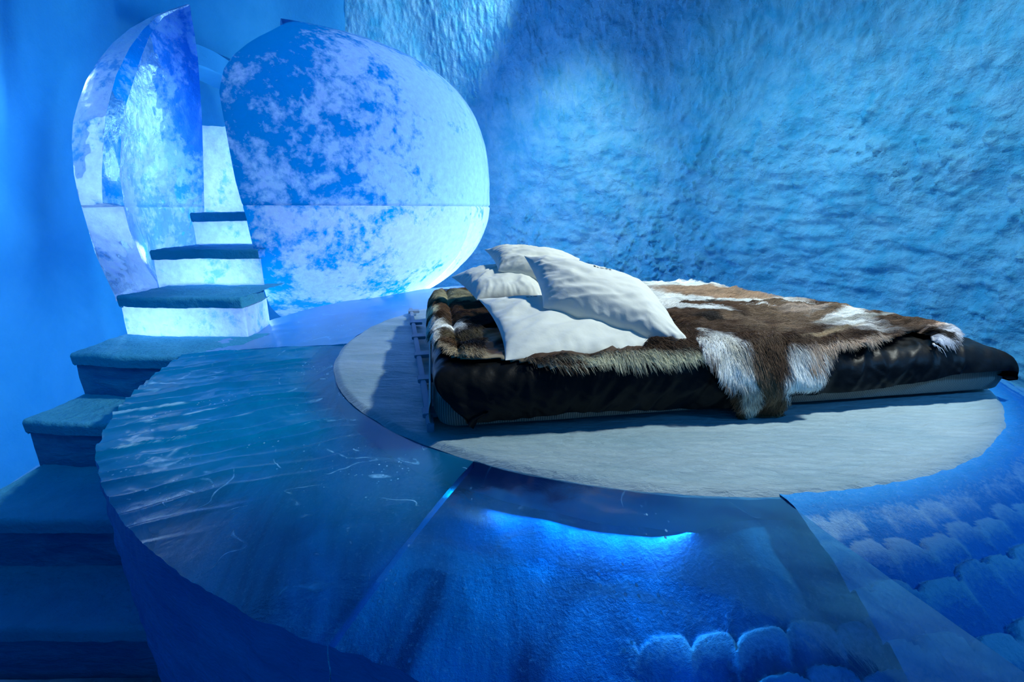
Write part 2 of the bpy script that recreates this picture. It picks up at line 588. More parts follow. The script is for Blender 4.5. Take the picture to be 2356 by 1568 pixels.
def wall(name, plan, ns, nz, mat, disp):
    c = spline(plan, ns)
    z = np.linspace(-0.02, WH, nz)
    inward = ROOM_C - c
    inward /= np.linalg.norm(inward, axis=1)[:, None]
    lean = 0.10 * np.clip(z - 0.8, 0, 9) ** 1.75 * 0.9      # walls lean in and close over the room
    P = np.zeros((ns, nz, 3))
    P[..., :2] = c[:, None, :] + inward[:, None, :] * lean[None, :, None]
    P[..., 2] = z[None, :]
    d = disp(P, np.linspace(0, 1, ns)[:, None] + 0 * z[None, :], z[None, :] + 0 * P[..., 0])
    P[..., :2] += inward[:, None, :] * d[..., None]
    b = Build()
    b.grid(P)
    o = b.obj(name, mat)
    o['kind'] = 'structure'
    return o, P


def disp_left(P, s, z):
    return 0.05 * fbm(P * 0.7, 3) + 0.012 * fbm(P * 4, 3)


def disp_right(P, s, z):
    hi = smooth(z, 2.0, 3.0)
    q = P * np.array([10.0, 10.0, 4.2])
    drips = np.abs(fbm(q, 4, 0.55))
    lump = fbm(P * 3.2, 5, 0.6)
    peb = np.clip(fbm(P * 12.0 + 5, 4, 0.65) - 0.06, 0, 1)
    streak = fbm(P * np.array([3.0, 3.0, 9.0]) + 9, 4, 0.6)
    big = fbm(P * 0.8 + 3, 3)
    mask = smooth(fbm(P * 0.9 + 31, 2), -0.25, 0.35)
    return 0.12 * big + (1 - hi) * (0.06 * lump + 0.15 * peb * mask + 0.07 * streak * (1 - mask)) + hi * (0.065 * drips + 0.04 * lump)


plan_left = [(-2.6, -1.6), (-2.9, 0.4), (-3.25, 2.4), (-3.7, 4.4), (-3.8, 6.0), (-3.3, 7.1), (-2.3, 7.15)]
plan_right = [(-2.3, 7.15), (-1.2, 6.95), (-0.35, 6.4), (0.45, 5.8), (1.45, 5.1), (2.45, 4.15), (3.15, 3.0), (3.35, 1.5), (3.2, -1.6)]
wl, PL = wall('wall_left', plan_left, 260, 150, M['wall_left'], disp_left)
wr, PR = wall('wall_right', plan_right, 720, 330, M['wall_right'], disp_right)
# ceiling closes the vault over the walls
ring = np.concatenate([PL[:, -1], PR[:, -1]])[::6]
b = Build()
k = np.linspace(0, 1, 14)
top = np.array([0.0, 2.8, 5.25])
Pc = np.zeros((len(ring), len(k), 3))
Pc[..., :2] = ring[:, None, :2] * (1 - k)[None, :, None] + top[:2] * k[None, :, None]
Pc[..., 2] = ring[:, None, 2] + (top[2] - WH) * np.sin(k * PI / 2)[None, :]
b.grid(Pc)
o = b.obj('ceiling', M['wall_left'])
o['kind'] = 'structure'
# floor
gx, gy = np.meshgrid(np.linspace(-4.2, 3.8, 120), np.linspace(-1.8, 8.0, 140), indexing='ij')
P = np.stack([gx, gy, 0 * gx], -1)
P[..., 2] = 0.02 * fbm(P * 3, 4)
b = Build()
b.grid(P)
o = b.obj('floor', M['floor'])
o['kind'] = 'structure'

# ------------------------------------------------------------------ the round ice platform
PC = np.array([0.6, 2.5])
R_DISC, R_OUT = 1.465, 2.14
plat = thing('ice_platform', 'round waist-high clear blue ice platform carrying a frosted white disc and the bed', 'platform', (PC[0], PC[1], 0))


def polar(a, r, z):
    return np.stack([PC[0] + r * np.cos(a), PC[1] + r * np.sin(a), z], -1)


def sector(name, a0, a1, r0, r1, ztop, mats, na, nr, nz, zlow=0.0, side=None, ends=True, rim=None, skew=1.0, end_list=(0, -1), attr=None):
    A0, A1 = math.radians(a0), math.radians(a1)
    a = np.linspace(A0, A1, na)
    r = np.linspace(0, 1, nr)
    rr = r1 + (rim(a) if rim else 0 * a)
    A, T = np.meshgrid(a, r, indexing='ij')
    Rr = r0 + (rr[:, None] - r0) * T
    A = A + math.radians(3.3) * T * skew
    Z = ztop(A, Rr)
    b = Build()
    top = polar(A, Rr, Z)
    b.grid(top, 0)
    t = np.linspace(0, 1, nz)
    zt = Z[:, -1]
    As, Ts = np.meshgrid(a + math.radians(3.3) * skew, t, indexing='ij')
    Zs = zt[:, None] * (1 - Ts) + zlow * Ts
    Rs = rr[:, None] + (side(As, Zs) * smooth(Ts, 0, 0.03) if side is not None else 0)
    b.grid(polar(As, Rs, Zs), 1 if len(mats) > 1 else 0)
    if ends:
        for e in end_list:
            fl = e == -1
            t2 = np.linspace(0, 1, 6)
            top_e = top[e]
            E_ = top_e[:, None, :] + 0 * t2[None, :, None]
            E_[..., 2] = top_e[:, None, 2] * (1 - t2) + (top_e[:, None, 2] - 0.02) * t2
            b.grid(E_, 0, flip=fl)
    o = b.obj(name, mats, plat)
    at_ = o.data.attributes.new('frost', 'FLOAT', 'POINT')  # holds cloudiness, painted glints and painted lit scale edges
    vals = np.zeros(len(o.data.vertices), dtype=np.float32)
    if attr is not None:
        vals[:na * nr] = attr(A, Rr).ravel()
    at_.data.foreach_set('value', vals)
    return o


def scallops(A, Rr, frost_lit=False):
    """overlapping scooped scales, like fish scales, cut with a gouge"""
    s = 0.100
    u = A * 1.8 / s
    v_ = (Rr - 1.5) / (s * 0.82)
    jit = fbm(np.stack([u * 0.35, v_ * 0.35, 0 * u], -1), 2)
    u = u + 0.55 * jit
    v_ = v_ + 0.5 * fbm(np.stack([u * 0.3 + 7, v_ * 0.3, 0 * u], -1), 2)
    hgt = np.zeros(A.shape)
    fr_ = np.zeros(A.shape)
    for dr in (-1, 0, 1):                     # outer rows lie over inner ones
        row = np.floor(v_) + dr
        fu = u + 0.5 * (row % 2) + 0.37 * np.sin(row * 2.1)
        cell = np.floor(fu)
        rnd = np.sin(cell * 12.9898 + row * 78.233) * 43758.5453
        rnd = rnd - np.floor(rnd)
        fu = (fu - cell - 0.5) * 2
        t = v_ - (row + 0.30 * np.abs(fu) ** 4.5 + 0.35 * (rnd - 0.5))
        on = t >= 0
        hh = 1.0 - 0.75 * np.clip(t, 0, 1.3) + 0.3 * (rnd - 0.5)
        hh = hh * smooth(t, -0.001, 0.10)
        hgt = np.where(on, hh, hgt)
        f_ = (1 - smooth(t, 0.05, 0.85)) * (0.40 + 0.60 * rnd)  # inner edge of each scale painted pale as if lit, fading outward
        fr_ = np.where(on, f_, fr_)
    return fr_ if frost_lit else 0.022 * hgt


def core_top(A, Rr):
    t = smooth(Rr, 1.42, 2.2)
    p = np.stack([PC[0] + Rr * np.cos(A), PC[1] + Rr * np.sin(A), 0 * A], -1)
    base = PLAT - 0.135 + 0.075 * smooth(np.degrees(A), -100, -90) - 0.33 * np.clip((Rr - 1.45) / 0.65, 0, 1.2) ** 1.1
    ang = np.degrees(A)
    ms = smooth(ang, -104, -97) * smooth(Rr, 1.60, 1.75)
    return base + scallops(A, Rr) * ms * 1.3 + 0.03 * fbm(p * 2.2, 3) * (1 - ms)


# the sector at the right, cut in scallops and open to the room
o = sector('scalloped_ice_block', -87.8, 100, R_DISC - 0.03, 2.16,
           lambda A, Rr: PLAT + 0.004 - 0.36 * np.clip((Rr - 1.5) / 0.62, 0, 1.3) ** 1.15 + scallops(A, Rr) * smooth(Rr, 1.56, 1.66)
           + 0.004 * fbm(np.stack([A * 30, Rr * 40, 0 * A], -1), 3),
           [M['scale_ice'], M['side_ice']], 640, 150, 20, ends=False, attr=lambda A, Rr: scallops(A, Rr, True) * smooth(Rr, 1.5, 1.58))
o['label'] = 'bright blue block carved in fish-scale scallops'


def saw(A, Z):
    p = np.stack([A * 2.1, Z, 0 * A], -1)
    w = Z * 60 + A * 26 + 5 * fbm(p * 2.5, 3)
    return 0.0045 * np.sin(w) * (0.4 + 0.6 * smooth(fbm(p * 2 + 4, 2), -0.3, 0.3)) + 0.02 * fbm(p * 2, 2) - 0.03 * smooth(PLAT - Z, 0, 0.8)


def rim_prof(a):
    return np.interp(np.degrees(a), [-200, -150, -116, -100, -92, -86], [0.05, 0.05, -0.07, -0.05, -0.13, -0.22])


def rim_rough(a):
    return rim_prof(a) + 0.012 * fbm(np.stack([a * 30, 0 * a, 0 * a], -1), 4)


# body below the clear blocks
sector('ice_core', -260, -106, 1.30, R_OUT - 0.05, core_top, [M['scale_core']], 360, 70, 24, ends=False, rim=rim_prof)
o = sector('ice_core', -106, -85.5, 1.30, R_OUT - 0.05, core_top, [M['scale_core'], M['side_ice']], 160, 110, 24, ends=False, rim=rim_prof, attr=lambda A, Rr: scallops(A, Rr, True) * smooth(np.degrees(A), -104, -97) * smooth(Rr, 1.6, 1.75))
o['label'] = 'large pale scales seen through the clear block'

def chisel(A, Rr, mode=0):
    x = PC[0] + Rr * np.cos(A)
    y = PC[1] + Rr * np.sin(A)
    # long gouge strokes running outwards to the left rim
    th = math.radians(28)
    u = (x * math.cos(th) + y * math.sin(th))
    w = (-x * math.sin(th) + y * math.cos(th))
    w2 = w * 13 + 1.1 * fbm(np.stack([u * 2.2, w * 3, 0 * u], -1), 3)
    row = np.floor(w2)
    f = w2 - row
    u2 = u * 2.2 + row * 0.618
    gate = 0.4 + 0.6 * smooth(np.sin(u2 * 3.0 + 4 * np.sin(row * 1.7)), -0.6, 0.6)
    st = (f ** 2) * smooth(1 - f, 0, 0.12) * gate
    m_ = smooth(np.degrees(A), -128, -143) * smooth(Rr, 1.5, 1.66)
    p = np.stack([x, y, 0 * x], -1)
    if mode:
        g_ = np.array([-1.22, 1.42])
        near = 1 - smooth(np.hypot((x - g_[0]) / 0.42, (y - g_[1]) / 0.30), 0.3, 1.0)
        return np.clip(0.42 * m_ + near * smooth(st, 0.30, 0.8) * 1.5 * smooth(fbm(np.stack([u * 9, w * 40, 0 * u], -1), 3), -0.05, 0.35), 0, 1)  # chiselled cloudiness, plus white glints painted on the strokes near the rim
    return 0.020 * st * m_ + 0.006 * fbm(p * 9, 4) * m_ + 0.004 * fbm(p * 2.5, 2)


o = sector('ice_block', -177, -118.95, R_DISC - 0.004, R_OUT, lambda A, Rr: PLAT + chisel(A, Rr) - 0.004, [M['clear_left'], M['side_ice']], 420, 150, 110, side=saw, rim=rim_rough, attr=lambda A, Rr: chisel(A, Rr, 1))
o['label'] = 'cloudy dark blue block with white gouge marks at the left rim'
o = sector('ice_block', -118.85, -87.8, R_DISC - 0.004, R_OUT, lambda A, Rr: PLAT + 0.003 * fbm(np.stack([A * 8, Rr * 8, 0 * A], -1), 3), [M['clear_front'], M['side_ice']], 160, 50, 60, side=lambda A, Z: saw(A, Z) * 0.8, rim=rim_rough, end_list=(0,))
o['label'] = 'clearest block, nearest the camera'
M['clear_back'] = clear_ice_mat('blue_ice', (0.35, 0.72, 0.95), (0.0, 0.30, 0.80), 0.6, 0.95, seed=4.0, b=0.1, rough=0.35, refl=0.4)
o = sector('ice_block', -260, -177.1, R_DISC - 0.004, R_OUT, lambda A, Rr: PLAT + 0.012 * fbm(np.stack([A * 6, Rr * 6, 0 * A], -1), 3), [M['clear_back'], M['side_ice']], 160, 40, 30, side=saw, rim=rim_rough)
o['label'] = 'bright blue block in front of the egg'

# frosted disc
a = np.linspace(0, 2 * PI, 361)[:-1]
rr = np.linspace(0.0, 1, 130) ** 0.8
A, T = np.meshgrid(a, rr, indexing='ij')
Rr = T * (R_DISC + 0.006 * fbm(np.stack([np.cos(A) * 9, np.sin(A) * 9, 0 * A], -1), 3))
p = np.stack([PC[0] + Rr * np.cos(A), PC[1] + Rr * np.sin(A), 0 * A], -1)
Z = PLAT + 0.012 + 0.008 * fbm(p * np.array([2.5, 6, 1]), 4) + 0.003 * fbm(p * 22, 3) - 0.014 * smooth(T, 0.985, 1.0)
b = Build()
b.grid(polar(A, Rr, Z), 0, wrap=True)
t = np.linspace(0, 1, 8)
A2, T2 = np.meshgrid(a, t, indexing='ij')
low = 0.02 * fbm(np.stack([np.cos(a) * 7, np.sin(a) * 7, 0 * a], -1), 3)
b.grid(polar(A2, Rr[:, -1][:, None] + 0 * T2, Z[:, -1][:, None] * (1 - T2) + (PLAT - 0.10 + low[:, None]) * T2), 1, wrap=True)
m, nt, out = new_mat('teal_ice_edge')
v = coords(nt)
nt.links.new(principled(nt, mixc(nt, noise(nt, v, 6, 5), (0.01, 0.14, 0.20), (0.03, 0.28, 0.36)), 0.5), out.inputs[0])
M['teal'] = m
o = b.obj('snow_disc', [M['disc'], M['teal']], plat)
o['label'] = 'frosted white round top with a teal edge'

# ------------------------------------------------------------------ the split ice egg
EC = np.array([-2.026, 4.771])
E_R, E_ZM, E_AU, E_AL, E_N = 1.8075, EZ + 0.036, 1.319, 1.071, 3.055


def egg_r(z):
    z = np.asarray(z, float)
    lo = E_R * np.sqrt(np.clip(1 - (np.clip((E_ZM - z) / E_AL, 0, 0.86)) ** 2, 0.0, 1))
    hi = E_R * np.clip(1 - np.clip((z - E_ZM) / E_AU, 0, 1) ** E_N, 0, 1) ** (1 / E_N)
    return np.where(z < E_ZM, lo, hi)


# left edge of the right-hand half, taken where the lines of sight meet the egg
edge_px = [(622, 703), (600, 620), (575, 500), (560, 420), (546, 300), (537, 230), (543, 180), (558, 145), (580, 115), (600, 92), (625, 70), (650, 57)]
ez, ea = [], []
for (x, y) in edge_px:
    r_ = ray(x, y)
    ks = np.linspace(3.0, 6.5, 1400)
    Q = np.array([0, 0, EZ]) + r_ * ks[:, None]
    g = np.hypot(Q[:, 0] - EC[0], Q[:, 1] - EC[1]) / np.maximum(egg_r(Q[:, 2]), 1e-3)
    hit = np.where(g < 1)[0]
    i = hit[0] if len(hit) else int(np.argmin(g))
    ez.append(Q[i, 2])
    ea.append(math.atan2(Q[i, 1] - EC[1], Q[i, 0] - EC[0]))
order = np.argsort(ez)
ez = np.array(ez)[order]
ea = np.array(ea)[order]
egg_r_half = thing('ice_egg_half', 'big rounded right half of the split ice egg, glowing blue behind the platform', 'ice sculpture', (-1.2, 4.4, PLAT - 0.2), 'halves of the split ice egg')
Z_J = EZ + 0.02
A_END = math.radians(48)


def egg_patch(name, z0, z1, f0, f1, mat, nz, na, close_left=False, inset=0.0):
    if z1 > E_ZM + E_AU - 0.01:
        tt = np.linspace(0, 1, nz)
        z = z0 + (z1 - z0) * np.sin(tt * PI / 2)
    else:
        z = np.linspace(z0, z1, nz)
    aL = np.interp(z, ez, ea)
    f = np.linspace(f0, f1, na)
    Zg, Fg = np.meshgrid(z, f, indexing='ij')
    Ag = aL[:, None] + (A_END - aL[:, None]) * Fg
    R_ = egg_r(Zg)
    p = np.stack([EC[0] + R_ * np.cos(Ag), EC[1] + R_ * np.sin(Ag), Zg], -1)
    mott = smooth(Fg, 0.25, 0.7)
    dd = 0.012 * fbm(p * 2.2, 3) + mott * 0.012 * fbm(p * np.array([7, 7, 4]), 3)
    # shallow joint groove round each block
    e = 0.012
    gz = np.minimum(Zg - z0, z1 - Zg)
    groove = -0.014 * (1 - smooth(gz, 0, e)) if z1 < E_ZM + E_AU - 0.01 else -0.014 * (1 - smooth(Zg - z0, 0, e))
    fe = np.minimum(Fg - f0 if f0 > 0 else 9 + 0 * Fg, f1 - Fg if f1 < 1 else 9 + 0 * Fg)
    groove = np.minimum(groove, -0.014 * (1 - smooth(fe, 0, 0.006)))
    R2 = np.maximum(R_ + dd * (R_ > 0.3) + groove, 0)
    p = np.stack([EC[0] + R2 * np.cos(Ag), EC[1] + R2 * np.sin(Ag), Zg], -1)
    b = Build()
    b.grid(p, 0, flip=True)
    if close_left:
        # split face: from the front edge straight back to the far edge
        k = np.linspace(0, 1, 24)
        zz = z
        A_ = np.interp(zz, ez, ea)
        r0 = egg_r(zz) + 0.0
        F0 = p[:, 0]
        B0 = np.stack([EC[0] + r0 * np.cos(A_END), EC[1] + r0 * np.sin(A_END), zz], -1)
        b.grid(F0[:, None, :] * (1 - k)[None, :, None] + B0[:, None, :] * k[None, :, None], 0)
    return b.obj(name, mat, egg_r_half)


egg_patch('ice_block', Z_J, E_ZM + E_AU, 0, 1, M['egg_up'], 150, 260, True)
FJ = 0.455
egg_patch('ice_block', PLAT - 0.25, Z_J, 0, FJ, M['egg_low'], 70, 140, True)
egg_patch('ice_block', PLAT - 0.25, Z_J, FJ, 1, M['egg_side'], 70, 120)

# left half: tall pointed slab beside the steps
egg_l_half = thing('ice_egg_half', 'tall pointed left half of the split ice egg standing beside the steps', 'ice sculpture', (-2.4, 3.3, EZ - 0.46), 'halves of the split ice egg')


def curve_pts(px, depths, n):
    px = np.array(px, float)
    t = np.concatenate([[0], np.cumsum(np.linalg.norm(np.diff(px, axis=0), axis=1))])
    t /= t[-1]
    d = np.interp(t, np.linspace(0, 1, len(depths)), depths)
    P_ = np.array([at_y(x, y, dd) for (x, y), dd in zip(px, d)])
    return P_


def by_height(P_, zs):
    o_ = np.argsort(P_[:, 2])
    P_ = P_[o_]
    return np.stack([np.interp(zs, P_[:, 2], P_[:, 0]), np.interp(zs, P_[:, 2], P_[:, 1]), zs], -1)


c0 = curve_pts([(264, 680), (240, 630), (218, 580), (195, 500), (180, 450), (170, 400), (165, 330), (168, 280), (180, 235), (198, 185), (225, 140), (260, 98), (300, 65), (345, 40), (390, 22), (433, 9)],
               [2.66, 2.8, 3.0, 3.2, 3.5, 3.8, 3.95], 40)
c1 = curve_pts([(361, 650), (344, 625), (328, 600), (298, 530), (285, 479), (283, 474), (236, 470), (234, 400), (242, 268), (267, 173), (298, 110), (331, 66), (367, 34), (400, 22), (434, 10)],
               [3.06, 3.05, 3.02, 3.05, 3.2, 3.45, 3.75, 3.95], 40)
c2 = curve_pts([(364, 650), (347, 625), (332, 600), (303, 530), (290, 479), (285, 470), (275, 400), (278, 332), (285, 255), (303, 199), (324, 133), (345, 80), (375, 40), (405, 24), (435, 11)],
               [3.09, 3.1, 3.15, 3.2, 3.35, 3.55, 3.8, 3.96], 40)
c3 = curve_pts([(470, 640), (470, 480), (468, 380), (465, 280), (460, 200), (455, 130), (448, 80), (441, 40), (437, 12)],
               [4.25, 4.2, 4.15, 4.1, 4.05, 4.0, 3.97], 40)


def left_sections(zs):
    C = [by_height(c, zs) for c in (c0, c1, c2, c3)]
    mid = (C[0] + C[3]) / 2
    back = C[3] + np.array([-0.25, 0.02, 0]) * np.clip((C[3][:, 1] - C[0][:, 1])[:, None] / 1.2, 0, 1)
    outer = mid + np.array([-0.62, 0.25, 0]) * np.clip((C[3][:, 1] - C[0][:, 1])[:, None] / 1.2, 0, 1)
    return C, outer, back


def left_block(name_mats, z0, z1, nz):
    zs = np.linspace(z0, z1, nz)
    C, outer, back = left_sections(zs)

    def face(Aa, Bb, n, bulge=0.0, rough_=0.008):
        k = np.linspace(0, 1, n)
        P_ = Aa[:, None, :] * (1 - k)[None, :, None] + Bb[:, None, :] * k[None, :, None]
        nrm = np.stack([(Bb - Aa)[:, 1], -(Bb - Aa)[:, 0]], -1)
        w = np.linalg.norm(nrm, axis=1, keepdims=True)
        nrm = nrm / np.maximum(w, 1e-6)
        amt = (bulge * w * np.sin(PI * k)[None, :] + rough_ * 1.0 * fbm(P_ * 6, 3) * np.sin(PI * k)[None, :] ** 0.3)
        e = np.minimum(P_[..., 2] - z0, z1 - P_[..., 2]) if z1 < EZ + 0.6 else P_[..., 2] - z0
        amt = amt - 0.012 * (1 - smooth(e, 0, 0.012)) * np.sin(PI * k)[None, :] ** 0.3
        P_[..., :2] += nrm[:, None, :] * amt[..., None]
        return P_
    b = Build()
    b.grid(face(C[0], C[1], 36, 0.06, 0.02), 0)
    b.grid(face(C[1], C[2], 10, 0.0, 0.004), 1)
    b.grid(face(C[2], C[3], 60, -0.10, 0.018), 2)
    b.grid(face(C[3], back, 6), 2)
    b.grid(face(back, outer, 14), 2)
    b.grid(face(outer, C[0], 14), 0)
    return b.obj('ice_block', name_mats, egg_l_half)


ZT = min(c0[:, 2].max(), c3[:, 2].max())
left_block([M['egg_side'], M['egg_strip'], M['egg_in']], Z_J, ZT, 120)
left_block([M['egg_side'], M['egg_strip'], M['egg_in']], EZ - 0.50, Z_J, 60)

# wall of lit ice closing the passage above the steps, and the vaulted passage beyond it
pas = thing('ice_passage', 'white glowing ice wall and blue barrel vault seen through the gap of the egg', 'ice passage', (-2.6, 4.6, EZ - 0.05))
zs = np.linspace(EZ - 0.7, at_y(500, 284, 4.45)[2], 60)
x0, x1 = at_y(440, 480, 4.45)[0] - 0.12, at_y(575, 480, 4.45)[0] + 0.5
X, Zz = np.meshgrid(np.linspace(x0, x1, 70), zs, indexing='ij')
P = np.stack([X, 4.45 + 0 * X, Zz], -1)
P[..., 2] += (0.015 * fbm(P * 9, 3) - 0.05 * (X - x0) / (x1 - x0)) * smooth(Zz, zs[-1] - 0.2, zs[-1])
P[..., 1] += 0.04 * fbm(P * 5, 4)
b = Build()
b.grid(P, 0)
tp = P[:, -1][:, None, :] + np.linspace(0, 0.12, 3)[None, :, None] * np.array([0, 1, 0])
b.grid(tp, 1)
o = b.obj('ice_block', [M['riser'], M['tread']], pas)
o['label'] = 'white glowing wall with a ragged top'
# vault: half barrel running away from the viewer
t = np.linspace(0, PI * 0.56, 50)
c_ = at_y(420, 342, 4.75)
b = Build()
for (r1, r2, y1, y2, mi) in ((0.80, 0.80, 4.75, 5.9, 0), (0.80, 0.96, 4.75, 4.70, 0), (0.96, 0.96, 4.70, 5.9, 0)):
    k = np.linspace(0, 1, 12)
    T_, K_ = np.meshgrid(t, k, indexing='ij')
    r_ = r1 + (r2 - r1) * K_
    P = np.stack([c_[0] + r_ * np.cos(T_), y1 + (y2 - y1) * K_, c_[2] + 0.92 * r_ * np.sin(T_)], -1)
    P = P + 0.012 * fbm(P * 4, 2)[..., None]
    b.grid(P, mi)
o = b.obj('vault', [M['wall_left']], pas)

# ------------------------------------------------------------------ the steps
stairs = thing('ice_staircase', 'snow-capped ice steps curving up past the platform into the split egg', 'stairs', (-1.7, 2.0, 0))
TH = 0.058


def step(front, back_y, z, lit, under):
    """front: plan polyline of the nosing, left to right; tread slab over a riser block"""
    front = np.array(front, float)
    st = bpy.data.objects.new('step', None)
    col.objects.link(st)
    st.parent = stairs
    st.matrix_parent_inverse = stairs.matrix_basis.inverted()
    tt = np.concatenate([[0], np.cumsum(np.linalg.norm(np.diff(front, axis=0), axis=1))])
    n = 110
    s = np.linspace(0, tt[-1], n)
    fx, fy = np.interp(s, tt, front[:, 0]), np.interp(s, tt, front[:, 1])
    # slab: profile bottom-front, front, round nose, top, back
    prof = []
    for q in np.linspace(0, 1, 7):
        prof.append((0.004 * (1 - q), -TH + q * (TH - 0.018)))
    for q in np.linspace(0, PI / 2, 6)[1:]:
        prof.append((0.018 * (1 - math.cos(q)), -0.018 + 0.018 * math.sin(q)))
    for q in np.linspace(0.0, 1, 44)[1:]:
        prof.append((0.018 + q, 0))
    prof = np.array(prof)
    P_ = np.zeros((n, len(prof), 3))
    for j, (d, h) in enumerate(prof):
        if d <= 0.018:
            P_[:, j, 0], P_[:, j, 1] = fx, fy + d
        else:
            k = d - 0.018
            P_[:, j, 0] = fx
            P_[:, j, 1] = (fy + 0.018) * (1 - k) + back_y * k
        P_[:, j, 2] = z + h
    P_[..., 2] += 0.012 * fbm(P_ * np.array([3, 5, 0]), 4) + 0.004 * fbm(P_ * 24, 3)
    P_[..., 1] += 0.006 * fbm(P_ * np.array([9, 2, 9]) + 3, 3)
    b = Build()
    b.grid(P_)
    # left cheek of the slab
    L = P_[0]
    cheek = np.stack([L, np.stack([L[:, 0] + 0.012, L[:, 1], np.full(len(L), z - TH - 0.005)], -1)], 0)
    b.grid(cheek, 0, flip=True)
    # underside
    U = np.stack([P_[:, 0], np.stack([P_[:, 0, 0], P_[:, 0, 1] + 0.06, P_[:, 0, 2]], -1)], 1)
    b.grid(U, 0, flip=True)
    o1 = b.obj('snow_cap', M['tread'], st)
    # riser
    zz = np.linspace(z - TH + 0.005, z - under, 24)
    Rv = np.zeros((n, len(zz), 3))
    Rv[..., 0] = fx[:, None]
    Rv[..., 1] = fy[:, None] + 0.022
    Rv[..., 2] = zz[None, :]
    Rv[..., 1] += 0.008 * fbm(Rv * 8, 3)
    b = Build()
    b.grid(Rv, 0, flip=True)
    side = np.stack([Rv[0], np.stack([Rv[0, :, 0] + 0.01, np.full(len(zz), back_y), zz], -1)], 0)
    b.grid(side, 0)
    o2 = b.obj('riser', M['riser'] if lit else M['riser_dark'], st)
    return st


def nose(px, z):
    return [tuple(at_z(x, y, z)[:2]) for x, y in px]


H0 = 0.22
zG, zF, zE, zD, zC, zB, zA = EZ - 0.025, EZ - 0.24, EZ - 0.46, EZ - 0.68, EZ - 0.90, EZ - 1.12, EZ - 1.34
gF = [at_y(435, 487, 3.42), at_y(579, 487, 3.42)]
step([(g[0], 3.42) for g in gF], 4.5, zG, True, 0.24)
step(nose([(343, 574), (593, 574)], zF), 3.46, zF, True, 0.24)
step(nose([(267, 682), (330, 684), (552, 686), (582, 676), (606, 664)], zE), 3.06, zE, True, 0.24)
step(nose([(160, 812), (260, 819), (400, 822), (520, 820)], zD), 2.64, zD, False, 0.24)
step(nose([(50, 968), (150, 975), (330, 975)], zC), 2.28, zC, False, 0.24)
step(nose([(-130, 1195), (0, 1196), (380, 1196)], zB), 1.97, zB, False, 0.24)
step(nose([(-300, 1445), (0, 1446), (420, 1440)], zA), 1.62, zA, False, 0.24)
step([(-1.95, 0.86), (-0.9, 0.84)], 1.28, zA - 0.22, False, 0.24)
# unseen partition added behind the dark riser keeps the lamplight in the upper steps
b = Build()
g = nose([(268, 700), (640, 690)], zE)
xs = np.linspace(-2.3, -1.2, 6)
X, Zz = np.meshgrid(xs, np.linspace(0, zD - 0.05, 8), indexing='ij')
b.grid(np.stack([X, 2.62 + 0 * X, Zz], -1))
b.obj('core', M['tread'], stairs)

# ------------------------------------------------------------------ the bed
BO = np.array([-0.24, 1.35])
BA = math.atan2(0.34, 2.08)
UX = np.array([math.cos(BA), math.sin(BA)])
VX = np.array([-math.sin(BA), math.cos(BA)])
TOPZ = PLAT + 0.215
BL, BW = 2.10, 1.62


def bed_w(u, v, z):
    u, v, z = np.broadcast_arrays(np.asarray(u, float), np.asarray(v, float), np.asarray(z, float))
    return np.stack([BO[0] + u * UX[0] + v * VX[0], BO[1] + u * UX[1] + v * VX[1], z], -1)


def to_uv(P_):
    d = np.asarray(P_)[..., :2] - BO
    return d @ UX, d @ VX


RB = 0.055


def roll(s):
    """distance from an edge -> (inward offset, drop); negative distances hang down the side"""
    s = np.asarray(s, float)
    q = RB * PI / 2
    a_ = np.clip((q - s) / RB, 0, PI / 2)
    off = np.where(s > q, s - q + RB, RB - RB * np.sin(a_))
    drop = np.where(s > q, 0, RB * (1 - np.cos(a_))) + np.clip(-s, 0, 9)
    return off, drop


def duvet_relief(u, v):
    p = np.stack([u, v, 0 * u], -1)
    h = 0.016 * fbm(p * 2.2 + 3, 2)
    w = fbm(np.stack([(u - v * 0.9) * 7, (u + v) * 2.2, 0 * u], -1) + 11, 3, 0.45)
    h = h - 0.034 * np.abs(w) + 0.010
    w2 = fbm(np.stack([(u + v * 1.3) * 13, (u - v) * 4, 0 * u], -1) + 2, 3)
    return h - 0.010 * np.abs(w2) * smooth(-v, -0.25, 0.05)


def bed_end(v):
    return np.interp(v, [-0.1, 0.0, 0.25, 0.87, 1.6], [2.02, 2.05, 2.09, 2.0, 1.88])


def drape(u, v, lift=0.0, zt=TOPZ, relief=True):
    """point of the bed's cover: v<0 hangs down the near side, u<0 down the pillow end"""
    ou, du = roll(u)
    ov, dv = roll(v)
    BE = bed_end(v)
    ow, dw = roll(BE - u)
    dr = (np.clip(du, 0, 9) ** 3 + np.clip(dv, 0, 9) ** 3 + np.clip(dw, 0, 9) ** 3) ** (1 / 3)
    sag = 0.05 * smooth(v, 0.25, 1.6)
    end_thin = 0.03 * smooth(u, 1.75, 2.12)
    z = zt - dr - sag * 0.2 - end_thin + 0.01 * np.sin(u * 3)
    bul = 0.028 * np.sin(np.clip(dv / 0.20, 0, 1) * PI) + 0.0 * u
    rel = duvet_relief(u, v) if relief else 0 * z
    hang = smooth(dv, 0.02, 0.07)
    n_out = lift + rel
    ov = ov - bul * 1.0 - n_out * hang
    hang_u = smooth(du, 0.02, 0.07)
    ou = ou - n_out * hang_u
    z = z + n_out * (1 - np.maximum(hang, hang_u))
    # the far end rounds over too; its near corner is drawn out to a point
    w_ = smooth(u, 0.3, 1.7)
    ou = ou * (1 - w_) + (BE - ow + 0.05 * smooth(u, 1.85, 2.1) * (1 - smooth(v, 0.0, 0.5))) * w_
    z = np.maximum(z, PLAT + 0.034 - 0.02 * (lift > 0))
    return bed_w(ou, ov, z)


